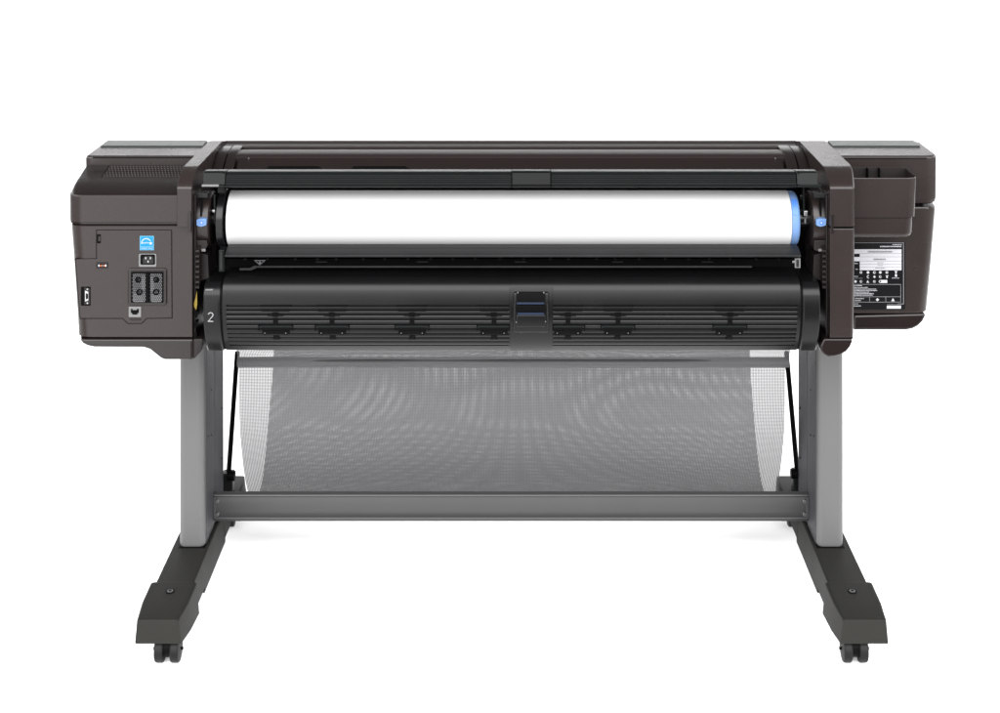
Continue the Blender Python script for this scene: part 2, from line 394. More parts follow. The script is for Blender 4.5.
# ---- right housing
DR=3.30; XR=X(937.3,3.318)
m=MB(); xs=XB1+.0005
ringloft(m,[(Z(204.6,DR),DR+.006,xs,XR-.006,.001,.032),(Z(203,DR),DR+.0012,xs,XR-.0016,.001,.034),(Z(199,DR),DR,xs,XR-.0004,.001,.034),(TOP-.0075,DR,xs,XR,.001,.034),(TOP-.0045,DR+.0008,xs,XR-.001,.001,.034),(TOP-.0025,DR+.003,xs,XR-.0035,.001,.032),(TOP-.002,DR+.006,xs,XR-.007,.001,.022)],3.455,BROWN)
m.prof([(3.4552,TOP-.002),(3.52,TOP-.014),(3.66,TOP-.07),(3.76,TOP-.16),(3.76,Z(203.5,DR)),(3.4552,Z(203.5,DR))],xs,XR,BROWN,.003)
ink=m.build('ink_housing',PR,'right housing with a rounded corner and an open pocket')
m=MB(); m.prof([(DR-.0015,TOP-.0075),(DR-.0015,TOP-.0055),(3.305,TOP-.0055),(3.305,TOP-.0075)],XB1+.002,XR-.028,GAP); m.build('lid_seam',ink)
m=MB(); m.prof([(3.395,TOP-.0025),(3.398,TOP+.0008),(3.452,TOP+.0022),(3.456,TOP-.0025)],X(829,3.44),X(920,3.4),TOPGREY,.0012); m.build('front_lid',PR)
lowr=[(XB1+.0005,Z(207.2,DR)),(X(935.6,3.325),Z(207.2,DR)),(X(926.8,3.325),Z(311.8,DR)),(XB1+.0005,Z(313.8,DR))]
m=MB()
xa_,xb_=X(935.6,3.325),X(926.8,3.325)
ringloft(m,[(Z(313.0,DR),DR+.001,xs,xb_-.001,.001,.034),(Z(312,DR),DR,xs,xb_,.001,.034),(Z(260,DR),DR,xs,(xa_+xb_)/2+.001,.001,.034),(Z(209,DR),DR,xs,xa_,.001,.034),(Z(207.4,DR),DR+.0025,xs,xa_-.002,.001,.034)],3.74,BROWN)
inkl=m.build('lower_housing',PR)
m=MB(); m.plate([(853,314.9),(926.2,313.0),(925.6,317),(923,322),(918.5,326.5),(913,329.3),(906,330.6),(853,330.6)],DR+.0015,.4,BROWN2,.008,5); m.build('base_tray',PR)
m=MB(); m.box(XB1+.002,XR-.03,DR+.02,3.7,Z(209,DR),Z(202,DR),GAP); m.build('housing_seam',PR); m=MB(); m.box(XB1+.002,X(920,DR),DR+.02,3.7,Z(317,DR),Z(311,DR),GAP); m.build('housing_seam',PR)
# pocket : hollow, open on top
DPk=3.205
m=MB()
xr=X(917.2,DPk+.01); xl=XB1+.0008; zt=Z(178.2,DPk); zb=Z(217.6,DPk); w=.0028
def ring(t,z,inset,xr_,r):
    P=rp([(xl,DR+.002),(xr_-inset,DR+.002),(xr_-inset,DPk+inset),(xl,DPk+inset)],[0,0,r,0],7)
    return [t.verts.new((a,Yd(b),z)) for a,b in P]
t=bmesh.new()
xrb=xr-.0075
rings=[ring(t,zb,0,xrb+.004,.024),ring(t,zt-.002,0,xr,.024),ring(t,zt,.0008,xr,.024),ring(t,zt,w,xr,.022),ring(t,zt-.03,w,xr,.022),]
for a,b in zip(rings,rings[1:]):
    n=len(a)
    for k in range(n): t.faces.new((a[k],a[(k+1)%n],b[(k+1)%n],b[k]))
t.faces.new(rings[0]); t.faces.new(rings[-1]); bmesh.ops.recalc_face_normals(t,faces=t.faces[:])
m.merge(t,BROWN); pk=m.build('storage_pocket',PR,'open pocket on the side housing')
m=MB(); m.prof([(DR-.0008,Z(178,DR)),(DR-.0008,G(.6995)),(DR+.002,G(.6995)),(DR+.002,Z(178,DR))],xl,X(911.5,DR),BROWNIN,.0005)
for a in (867.6,879.4): m.box(X(a-.5,3.29),X(a+.5,3.29),3.285,DR,G(.73),G(.700),BLACK,.0004)
m.build('pocket_lining',pk)
m=MB(); t=bmesh.new()
zb2=Z(238.5,DPk+.004)
def ring2(z,inset,r):
    P=rp([(xl,DR+.002),(xrb-inset,DR+.002),(xrb-inset,DPk+.003+inset),(xl,DPk+.003+inset)],[0,0,r,0],7)
    return [t.verts.new((a,Yd(b),z)) for a,b in P]
rs=[ring2(zb2,.012,.018),ring2(zb2+.0016,.007,.02),ring2(zb2+.005,.003,.022),ring2(zb2+.011,.0012,.022),ring2(zb-.0018,.0,.023),ring2(zb-.0018,.003,.022),ring2(zb+.001,.003,.022)]
for a,b in zip(rs,rs[1:]):
    n=len(a)
    for k in range(n): t.faces.new((a[k],a[(k+1)%n],b[(k+1)%n],b[k]))
t.faces.new(rs[0]); t.faces.new(rs[-1]); bmesh.ops.recalc_face_normals(t,faces=t.faces[:])
m.merge(t,BROWN); m.build('pocket_base',pk)
# rating label
m=MB(); D=DR-.0006
m.plate(rect(853.5,241.8,905.3,309.6,1.4),D,.001,LBL,.0002)
D-=.0003
def frame(x0,y0,x1,y1,w,mat,D):
    m.plate(rect(x0,y0,x1,y0+w),D,.0003,mat);m.plate(rect(x0,y1-w,x1,y1),D,.0003,mat)
    m.plate(rect(x0,y0+w,x0+w,y1-w),D,.0003,mat);m.plate(rect(x1-w,y0+w,x1,y1-w),D,.0003,mat)
m.plate(rect(853.8,242.5,903.8,243.1),D,.0003,PRINT); m.plate(rect(903.2,243.1,903.9,304.3),D,.0003,PRINT); m.plate(rect(898,303.6,903.2,304.3),D,.0003,PRINT)
m.plate(rect(853.8,249.3,901.5,270.2),D,.0003,WHITE)
m.plate(rect(853.8,253.8,859.8,257),D-.0003,.0003,LBL); m.plate(rect(853.8,261.3,859.8,270.2),D-.0003,.0003,LBL)
def marks(x0,x1,y,h,mat,step=1.3,D=D-.0004):
    x=x0
    while x<x1:
        w_=random.uniform(.5,step*.85); m.plate(rect(x,y+random.uniform(-.1,.1),min(x+w_,x1),y+h),D,.0003,mat); x+=w_+random.uniform(.25,.5)
marks(892.5,901.8,244.2,.9,WHITE); marks(880,901.8,246.0,1.1,WHITE,1.6)
marks(868,892.5,251,1.6,PRINT); marks(873.5,886,258.6,1.5,PRINT)
marks(877.5,883.5,262.5,.7,PRINT); marks(877.5,883,265.2,.7,PRINT); marks(875.5,885,267.9,.7,PRINT)
marks(854.5,858,263.2,.6,WHITE); marks(855.5,858,269,.6,WHITE)
for yy in (253.4,256.8,261,264.2,267.2): m.plate(rect(859.8,yy,901.5,yy+.25),D-.0003,.0002,PRINT)
def sym(cx,cy,k,s=1.5):
    D_=D-.0004
    if k==0: m.disc(cx,cy,D_,s*.00205*.95,.0003,WHITE,14)
    elif k==1: m.plate([(cx,cy-s),(cx+s,cy+s*.9),(cx-s,cy+s*.9)],D_,.0003,WHITE)
    elif k==2: m.plate(rect(cx-s*.8,cy-s*.8,cx+s*.8,cy+s*.8,.4),D_,.0003,WHITE); m.plate(rect(cx-.5,cy-.5,cx+.5,cy+.5),D_-.0003,.0003,LBL)
    elif k==3: stroke(m,[(cx+s*.7,cy-s*.9),(cx-s*.2,cy-s*.8),(cx-s*.7,cy),(cx-s*.2,cy+s*.8),(cx+s*.7,cy+s*.9)],.7,D_,WHITE)
    elif k==4: m.plate([(cx-s*1.1,cy-s),(cx+s*1.1,cy-s),(cx+s*.3,cy),(cx+s*.6,cy+s),(cx-s*.6,cy+s),(cx-s*.3,cy)],D_,.0003,WHITE)
    elif k==5: m.disc(cx,cy,D_,s*.002,.0003,WHITE,14); m.disc(cx+.3,cy-.1,D_-.0003,s*.0011,.0003,LBL,10)
    elif k==6: m.plate([(cx-s,cy),(cx,cy-s),(cx+s,cy),(cx,cy+s)],D_,.0003,WHITE)
for cx_,k in ((861,2),(868,0),(874.5,5),(880.3,0),(886.8,2),(896,4)): sym(cx_,272.4,k,1.45)
for cx_,k in ((868,3),(874.5,6),(880.3,5),(887,4)): sym(cx_,276.8,k,1.35)
marks(854.2,858,276.2,.6,WHITE); marks(854.2,863,278,.5,PRINT); marks(892,899.5,277.8,.6,WHITE); m.plate(rect(895,274.5,897,276.8),D-.0004,.0003,WHITE)
for cx_,k in ((855.5,0),(861,5),(867.8,1),(874.3,2),(880,3)): sym(cx_,281.5,k,1.35)
m.plate(rect(881,280,887.3,283,.3),D-.0004,.0003,WHITE)
frame(853.8,284.2,901,302.4,.5,PRINT,D-.0002)
marks(854,862,285.2,.7,WHITE)
for yy,x1 in ((287.2,868),(288.8,876),(290.3,877),(291.8,869),(293.3,874),(294.8,873)): marks(854.2,x1,yy,.7,WHITE)
m.plate(rect(853.8,296.5,901,297),D-.0004,.0003,PRINT); m.plate(rect(869.3,297,869.8,302.4),D-.0004,.0003,PRINT); m.plate(rect(885.5,297,886,302.4),D-.0004,.0003,PRINT)
marks(855,864,298.3,.7,WHITE); marks(855,861,300.3,.7,WHITE); sym(877.5,299.7,6,1.7); sym(893,299.7,1,1.7)
marks(854,858,303.6,.6,WHITE); marks(854,861,305.6,.8,WHITE); marks(887,901,304,.5,PRINT); m.plate(rect(886.8,305.6,901,308.6),D-.0004,.0003,WHITE)
m.build('rating_label',inkl,'black rating label with white boxes and small symbols',wn=False)

# ---- centre top covers
xl,xr=XA1+.001,XB0-.001
m=MB()
m.prof([(3.66,G(.74)),(3.54,G(.6930)),(3.503,G(.6822)),(3.500,G(.6828)),(3.4995,G(.6856)),(3.490,G(.6862)),(3.475,G(.6868)),(3.464,G(.6874)),(3.4565,G(.6882)),(3.450,G(.6896)),(3.4465,G(.6925)),(3.4465,G(.75)),(3.66,G(.75))],X(222,3.46),X(799,3.46),RIDGE,.0004,2)
m.build('top_cover',PR)
m=MB()
m.prof([(3.432,G(.6885)),(3.415,G(.6862)),(3.405,G(.6860)),(3.390,G(.6864)),(3.380,G(.6870)),(3.373,G(.6880)),(3.367,G(.6895)),(3.3635,G(.692)),(3.3635,G(.75)),(3.432,G(.75))],X(238,3.4),X(783,3.4),RIDGE,.0003,2)
m.build('cover_ridge',PR)
for a in (338,560,680):
    m=MB(); m.box(X(a,3.44),X(a+11,3.44),3.432,3.446,Z(151,3.43),Z(149.6,3.44),BLACK,.0005); m.build('hinge_tab',PR)
m=MB()
m.prof([(3.361,Z(158,3.361)),(3.31,Z(173.5,3.31)),(3.305,G(.74)),(3.361,G(.74))],X(238.5,3.35),X(782,3.35),BROWN2,.001,2)
bp=m.build('back_panel',PR)
m=MB()
def slope(py):
    for k in range(300):
        D=3.361-k*.0003
        z=Z(158,3.361)+(Z(173.5,3.31)-Z(158,3.361))*(3.361-D)/.051
        if Z(py,D)>=z: return D,z
for cx_,w_ in ((293,30),(379,31)):
    P=[]
    for a,b in ((cx_-w_,171.5),(cx_-w_+6,166.3),(cx_+w_-5,166.3),(cx_+w_,169)):
        D,z=slope(b); P.append(Vector((X(a,D),Yd(D)-.0007,z+.0003)))
    for a,b in ((cx_+w_,171.6),):
        D,z=slope(b); P.append(Vector((X(a,D),Yd(D)-.0007,z+.0003)))
    m.poly(P,Vector((0,.002,0)),BLACK)
    m.build('panel_recess',bp,wn=False); m=MB()
for a in (248.5,775.5):
    m=MB(); D,z=slope(158.8); m.disc(a,158.6,D-.004,.0014,.004,SILV,10); m.build('screw',bp)
# stepped end pieces of the cover, with dark seams between
def cov(x0,x1,lift,mat,name,par):
    m=MB(); m.prof([(3.45,G(.6838)+lift),(3.425,G(.6842)+lift),(3.40,G(.6856)+lift),(3.38,G(.6880)+lift),(3.355,Z(160,3.355)+lift),(3.32,Z(171.5,3.32)+lift),(3.31,G(.74)),(3.45,G(.74))],x0,x1,mat,.0015,3)
    return m.build(name,PR)
cov(xl,X(227,3.38),0,BROWN2,'cover_end',PR); cov(X(227,3.38)+.0025,X(237.5,3.38),.0012,BROWN2,'cover_end',PR)
cov(X(795,3.38)+.0,xr,0,BROWN2,'cover_end',PR); cov(X(783,3.38),X(795,3.38)-.0025,.0012,BROWN2,'cover_end',PR)
# inner back wall and floor of roll bay
m=MB(); m.box(xl,xr,3.36,3.62,G(1.03),G(.73),BLACK); m.build('inner_wall',PR)
# ---- visor bar
m=MB()
z0=Z(187.6,3.135)
bar=[(3.19,Z(169.3,3.19)),(3.165,Z(170.3,3.165)),(3.15,Z(171.5,3.15)),(3.143,Z(173,3.143))]
for k in range(5):
    y_=174.4+k*1.7
    bar+= [(3.141-k*.0008,Z(y_,3.14)),(3.1425-k*.0008,Z(y_+.25,3.14)),(3.1425-k*.0008,Z(y_+.55,3.14)),(3.1405-k*.0008,Z(y_+.8,3.14))]
bar+=[(3.134,Z(184.8,3.134)),(3.128,Z(185.6,3.128)),(3.128,Z(187.3,3.128)),(3.135,Z(187.6,3.135)),(3.18,Z(186,3.18)),(3.20,Z(172,3.20))]
bar0=[(3.19,Z(169.3,3.19)),(3.165,Z(169.6,3.165)),(3.145,Z(171.0,3.145)),(3.139,Z(173,3.139)),(3.133,Z(184.8,3.133)),(3.127,Z(185.6,3.127)),(3.127,Z(187.3,3.127)),(3.135,Z(187.6,3.135)),(3.18,Z(186,3.18)),(3.20,Z(172,3.20))]
m.prof(bar,X(226,3.14),X(511.5,3.14),CHAR); m.prof(bar,X(551,3.14),X(796,3.14),CHAR)
m.prof(bar0,X(512.2,3.14),X(550.3,3.14),plastic('bar_clip_plastic',(.0028,.0032,.0031),.3,.07),.001); m.prof(bar,X(511.5,3.15)-.001,X(551,3.15)+.001,BLACK)
vis=m.build('roll_cover_bar',PR)
m=MB(); m.prof([(a,b) for a,b in bar0],X(203.5,3.14),X(225.4,3.14),CHAR,.0015); m.disc(223.5,173,3.137,.0014,.003,BLACK,10)
m.prof([(3.15,Z(184.5,3.15)),(3.126,Z(184.5,3.126)),(3.126,Z(186.8,3.126)),(3.15,Z(186.8,3.15))],X(202,3.13),X(219,3.13),LGREY,.001); m.build('bar_end',vis)
m=MB(); m.prof(bar0,X(796.6,3.14),X(817.5,3.14),CHAR,.0015); m.disc(798.8,173.5,3.137,.0014,.003,BLACK,10)
m.prof([(3.15,Z(184.5,3.15)),(3.126,Z(184.5,3.126)),(3.126,Z(187.5,3.126)),(3.15,Z(187.5,3.15))],X(800,3.13),X(821,3.13),CHAR,.001); m.build('bar_end',vis)
# ---- hubs (round spindle holders)
CR=3.2; ZR=Z(218.3,CR); RR=.0565
for s,(a,b) in ((-1,(192.6,208.6)),(1,(813.2,829.3))):
    m=MB(); x0=X(a,3.145); x1=X(b,3.145)
    m.lathe([(x0,.052),(x0+.002,.0565),(x1-.003,.0565),(x1,.053)],3.203,ZR-.001,BROWN,64)
    hub=m.build('spindle_holder',PR)
    cxp=(a+b)/2+(.3 if s<0 else -.3)
    m=MB(); m.plate(rect(cxp-.8,200,cxp+.8,216.5,.4),3.1465,.01,BLACK,.0003); m.build('slot',hub)
    m=MB(); m.plate(rect(cxp-7,193.2,cxp+7,198,1),3.1525,.012,RIBG,.0015); m.build('holder_cap',hub)
    m=MB(); m.plate(rp([(cxp-4.6,219.8),(cxp-1,218.6),(cxp+5.6,218.8),(cxp+5.2,225.6),(cxp,227),(cxp-4.4,225.8)],.8),3.138,.012,BLUE2,.0014)
    m.plate(rect(cxp-1.2,221.2,cxp+2.4,224.6,1),3.1374,.002,BLUE,.0004); m.plate(rect(cxp-.3,222.2,cxp+1.4,223.6,.6),3.137,.002,WHITE,.0002)
    m.build('blue_lever',hub)
    m=MB(); m.plate(rp([(cxp-7,240.5),(cxp+6,240.5),(cxp+7,246),(cxp+2*s*-1,252),(cxp-7,250)],1),3.15,.03,BROWNIN,.002)
    m.plate(rect(cxp-1-s*1.5,249,cxp+3-s*1.5,251.6,.4),3.148,.004,LGREY,.0006)
    m.plate(rp([(cxp-s*-6,252),(cxp-s*7,255),(cxp-s*8,278),(cxp-s*-4,282)],1),3.165,.05,BROWNIN,.002)
    m.build('holder_bracket',hub)
# side plates beside roll (black flanges and small steel fittings)
m=MB(); m.lathe([(X(217.2,3.16),.056),(X(217.6,3.16),.0605),(X(223.8,3.16),.0605),(X(224.4,3.16),.057)],CR,ZR,BLACKG,64)
m.build('roll_flange',PR)
m=MB(); m.pbox(217.5,186,224.5,193,3.15,.02,CHAR,.001); m.build('flange_bracket',PR); m=MB(); m.pbox(218.5,250,224.5,272,3.13,.03,CHAR,.002); m.pbox(220,252,222.5,270,3.128,.01,RIBG,.001); m.build('flange_bracket',PR)
m=MB(); m.pbox(211.5,210,215,212.5,3.17,.01,SILV,.001); m.pbox(213.5,195,215.5,222,3.1705,.004,CHAR,.0005); m.build('spindle_fitting',PR)
m=MB(); m.pbox(803,187,805,214,3.18,.01,CHAR,.001); m.pbox(804,211,807.8,216,3.17,.006,SILV,.001); m.pbox(804.5,219,806,223.5,3.17,.006,LGREY,.0005); m.pbox(800.5,196,802.5,200,3.19,.006,BLACKG,.0005); m.build('spindle_fitting',PR)
# ---- deflector tray under the roll
m=MB()
m.prof([(3.18,Z(243.0,3.18)),(3.135,Z(247.2,3.135)),(3.118,Z(252,3.118)),(3.112,Z(254.6,3.112)),(3.109,Z(255.3,3.109)),(3.109,Z(257,3.109)),(3.12,Z(257.4,3.12)),(3.18,Z(250,3.18))],X(224.8,3.11),X(801,3.11),RIBG,.0008,2)
df=m.build('paper_deflector',PR)
m=MB(); m.pbox(795,258.5,800.5,268,3.12,.006,LGREY,.0008); m.pbox(796.5,260,799,267,3.118,.004,RIBG,.0004); m.pbox(792.5,261,795,263,3.12,.004,SILV,.0004); m.build('sensor_clip',PR)
m=MB(); m.prof([(3.16,Z(265.3,3.16)),(3.15,Z(265.7,3.15)),(3.148,Z(267.6,3.148)),(3.16,Z(268,3.16))],X(257,3.15),X(752,3.15),RIBG,.0006)
m.plate([(239.5,268.3),(250,268.3),(254,266),(257,266),(257,268),(251,270.5),(239.5,270.5)],3.15,.006,RIBG,.0005)
m.box(X(226,3.2),X(800,3.2),3.2,3.25,Z(300,3.2),Z(259,3.2),BLACK)
for k in range(24):
    a=245+k*23.2+random.uniform(-3,3); m.pbox(a,258.6,a+2.2,260.2,3.17,.006,CHAR,.0004)
for a in (316,417,515,612,702): m.pbox(a,261.7,a+11,262.3,3.155,.003,RIBG)
rail=m.build('guide_rail',PR)
m=MB(); D=3.15
m.plate([(254.0,260.2),(265.6,260.2),(259.8,265.2)],D,.0008,PRINT); m.plate([(255.6,260.9),(264.0,260.9),(259.8,264.4)],D-.0006,.0006,LBL)
text_faces(m,'2',259.8,262.3,D-.0012,2.0,WHITE)
m.build('triangle_mark',rail,'small outlined triangle with a number',wn=False)

# ---- lower roll cover with slots
CD=3.232; CB=.940; RD=.131
def pt(a,r=RD): return (CD-r*math.cos(a),G(CB+r*math.sin(a)))
def yof(a):
    d_,z_=pt(a); return HY+(H-z_)*F/d_
def aof(y):
    lo,hi=-1.2,1.2
    for _ in range(40):
        mid=(lo+hi)/2
        if yof(mid)<y: lo=mid
        else: hi=mid
    return lo
slots=[305.6,310.2,314.9,319.8,324.8,329.4,333.9,337.8,341.6,345.4]
A0=aof(280); A1=aof(350)
def drumprof(groove,off=0,a0=None,depth=.006):
    P=[]; a=(a0 if a0 is not None else aof(290.5)); cr=.030
    for k in range(9):
        q=-1.35+(a+1.35)*k/9; c_=pt(a,RD+off-cr); P.append((c_[0]-cr*math.cos(q),c_[1]-cr*math.sin(q)))
    if groove:
        marks_=[aof(y) for y in slots]; hw=.0021/RD
        nxt=a
        for i,c in enumerate(marks_):
            if i>5: hw=.0015/RD
            n=max(2,int((c-hw-nxt)/.06)+1)
            if i==0:
                for k in range(n+1):
                    q=nxt+(c-hw-nxt)*k/n; P.append(pt(q,RD+off))
            else:
                w_=c-hw-nxt
                for fq,dr in ((0,-.0014),(.16,-.0006),(.32,-.0001),(.6,0),(.85,-.0001),(1,-.0004)): P.append(pt(nxt+w_*fq,RD+off+dr))
            P.append(pt(c-hw*.8,RD+off-depth)); P.append(pt(c+hw*.8,RD+off-depth))
            nxt=c+hw
        for k in range(4): P.append(pt(nxt+(A1-nxt)*k/3,RD+off))
    else:
        n=20
        for k in range(n+1): P.append(pt(a+(A1-a)*k/n,RD+off))
    e=P[-1]; P.append((3.25,e[1]+.002)); P.append((3.25,P[0][1])); return P
m=MB()
xa,xb=X(226.6,3.105),X(509.4,3.105); xc,xd=X(553,3.105),X(797,3.105)
m.prof(drumprof(True),xa,xb,DRUM); m.prof(drumprof(True),xc,xd,DRUM)
m.prof(drumprof(False),X(222.6,3.105),xa,DRUM); m.prof(drumprof(False),xd,X(800.3,3.105),DRUM)
m.prof(drumprof(False,-.0012),xb-.0002,xc+.0002,DRUM)
drum=m.build('lower_roll_cover',PR,'dark slotted curved cover over the lower roll',sharp=20)
# end caps
for s,(a,b) in ((-1,(203.4,220.6)),(1,(802.3,820.2))):
    m=MB(); a0=aof(296)
    m.prof(drumprof(False,.002,a0),X(a,3.105),X(b,3.105),DRUM,.004,3)
    cap=m.build('cover_end_cap',PR)
    m=MB(); m.prof(drumprof(False,-.0012,a0),X(b if s<0 else 799.8,3.105)-.0005,X(223 if s<0 else a,3.105)+.0005,BLACK); m.build('cap_seam',cap)
    if s<0:
        m=MB(); 
        d_=pt(aof(317.4))[0]-.0042
        pts2=[(208.2,314.8)]+[(210.6+2.35*math.cos(R(q)),314.9-2.2*math.sin(R(q))) for q in (170,140,110,80,50,20,0,-20,-40)]+[(208.2,321.4),(213.2,321.4)]
        stroke(m,pts2[1:],.9,d_,MARK)
        m.plate(rect(207.8,320.9,213.2,321.8),d_-.0001,.0003,MARK)
        m.build('number_mark',cap,'white number 2 on the end cap',wn=False)
        m=MB(); d_=pt(aof(290))[0]-.0005
        m.plate(rect(205.4,289.3,213,290.6,.3),d_-.002,.004,LGREY); m.build('index_line',cap)
m=MB(); m.plate(rp([(193.8,304),(195.8,297),(196.8,291),(197.2,304),(196.2,310),(194.4,307)],.3),3.135,.003,YEL,.0006); m.build('warning_tab',PR)
for k in range(5):
    m=MB(); m.pbox(193.8+.8,300+k*11,196.4+.8,306+k*11,3.137,.02,BLACK,.001); m.build('cap_clip',PR)
# roller brackets lying in the slots
for cx_ in (275.6,332,412,494,568,618,730):
    m=MB()
    lo_=cx_-17.5; hi_=cx_+17.5
    if abs(cx_-494)<1: hi_=509
    if abs(cx_-568)<1: lo_=553.4
    def arcplate(x0,x1,y0,y1,off,mat,th=.004):
        off+=.0007
        a,b=aof(y0),aof(y1); P=[pt(a,RD+off),pt((a+b)/2,RD+off),pt(b,RD+off),pt(b,RD+off-th),pt(a,RD+off-th)]
        m.prof(P,X(max(x0,lo_),3.105),X(min(x1,hi_),3.105),mat)
    for k,(w_,y_) in enumerate(((15,305.6),(14,310.2),(8,314.9))):
        arcplate(cx_-w_,cx_+w_,y_-1.1,y_+1.3,-.0008,BLACK)
    arcplate(cx_-3,cx_+3,312,316.5,.0003,BLACK); arcplate(cx_-2.4,cx_+2.4,318.5,325.5,.0004,BLACK)
    arcplate(cx_-16.6,cx_+16.6,325.3,327.0,.0009,CHAR); arcplate(cx_-15,cx_+15,327,329.7,.0006,BLACK)
    arcplate(cx_-17.4,cx_-16.2,325.3,330.2,.001,BLACK); arcplate(cx_+16.2,cx_+17.4,325.3,330.2,.001,BLACK)
    arcplate(cx_-13.8,cx_+13.8,330.0,333.6,.0008,BLACK)
    arcplate(cx_-3,cx_+3,335.4,338.6,.0006,BLACK); arcplate(cx_-3.6,cx_+3.6,338.6,339.3,.0008,CHAR)
    for q in (-10.6,10.4):
        if lo_<cx_+q<hi_:
            d_,z_=pt(aof(333.4)); m.disc(cx_+q,333.4,d_-.003,.0034,.004,BLACK,12); m.disc(cx_+q-.3,333.2,d_-.0036,.0010,.003,PRINT,8)
    m.build('roller_bracket',drum,wn=False)
# ---- centre latch
m=MB()
def arcP(y0,y1,off,th=.008,n=10):
    a,b=aof(y0),aof(y1); P=[pt(a+(b-a)*k/n,RD+off) for k in range(n+1)]+[pt(b,RD+off-th),pt(a,RD+off-th)]
    return P
m.prof(arcP(287.5,349.6,.0022,.012,16),X(510,3.103),X(552.4,3.103),DRUM,.0008,2)
lat=m.build('centre_latch',PR)
m=MB()
m.prof(arcP(291.5,330.6,.0085,.012,14),X(513.2,3.1),X(548.8,3.1),DRUM,.0045,4)
m.build('latch_frame',lat)
m=MB(); 
m.prof(arcP(292.8,304.5,.0092,.004),X(516.2,3.097),X(545.4,3.097),BLACK,.0012,3)
m.prof(arcP(304.4,310.6,.0098,.006),X(515.6,3.097),X(546,3.097),BLACK,.0006,2)
m.prof(arcP(312.6,323.8,.0125,.008),X(516.2,3.095),X(545.6,3.095),DRUM,.0022,3)
m.build('latch_grip',lat)
m=MB()
m.prof(arcP(301.4,303.1,.0112,.004,4),X(516.8,3.095),X(544.2,3.095),BLUED,.0004)
m.build('blue_stripe',lat)
m=MB()
m.prof(arcP(310.8,312.5,.0128,.004,4),X(517.6,3.095),X(543.8,3.095),BLUED,.0004); m.build('blue_stripe',lat)
for x0 in (513.6,546.8):
    m=MB(); m.prof(arcP(303,318,.0094,.003,6),X(x0,3.1),X(x0+1.1,3.1),RIBG,.0006); m.build('latch_glint',lat)  # pale strips standing in for glints on the frame sides
for x_,y_ in ((517.8,292.8),(543.8,292.8),(516.4,322.2),(545.4,321.6)):
    m=MB(); d_,z_=pt(aof(y_)); m.disc(x_,y_,d_-.0130,.0013,.004,PRINT,8); m.build('screw',lat)

# =====================================================================  PAPER ROLL
RL=thing('paper_roll','thick roll of blank white paper across the printer with a pale blue collar','paper roll',(0,Yd(CR),ZR-RR))
x0,x1=X(225.6,3.145),X(792.3,3.145)
m=MB(); m.lathe([(x0+.0006,RR-.03),(x0,RR-.002),(x0+.0008,RR),(x1-.0008,RR),(x1,RR-.002)],CR,ZR,PAPER,128); m.build('paper',RL)
m=MB(); x2=X(800.6,3.145)
m.lathe([(x1+.0002,RR-.004),(x1+.0004,RR-.0006),(x1+.010,RR-.0008),(x2-.003,RR-.0022),(x2,RR-.0055),(x2,.03)],CR,ZR,BLUE2,96)
col=m.build('blue_collar',RL)
m=MB(); 
P=[]
for k in range(9):
    a=R(20+k*4.5); P.append((CR-(RR+.0002)*math.cos(a),ZR+(RR+.0002)*math.sin(a)))
for k in range(8,-1,-1):
    a=R(20+k*4.5); P.append((CR-(RR-.004)*math.cos(a),ZR+(RR-.004)*math.sin(a)))
m.prof(P,x1+.002,x2-.004,BLUE,.0003); 
m.build('collar_lever',col)
m=MB(); m.lathe([(X(209,3.2),.018),(X(812,3.2),.018)],CR,ZR,BLACKG,24); m.build('spindle',RL)

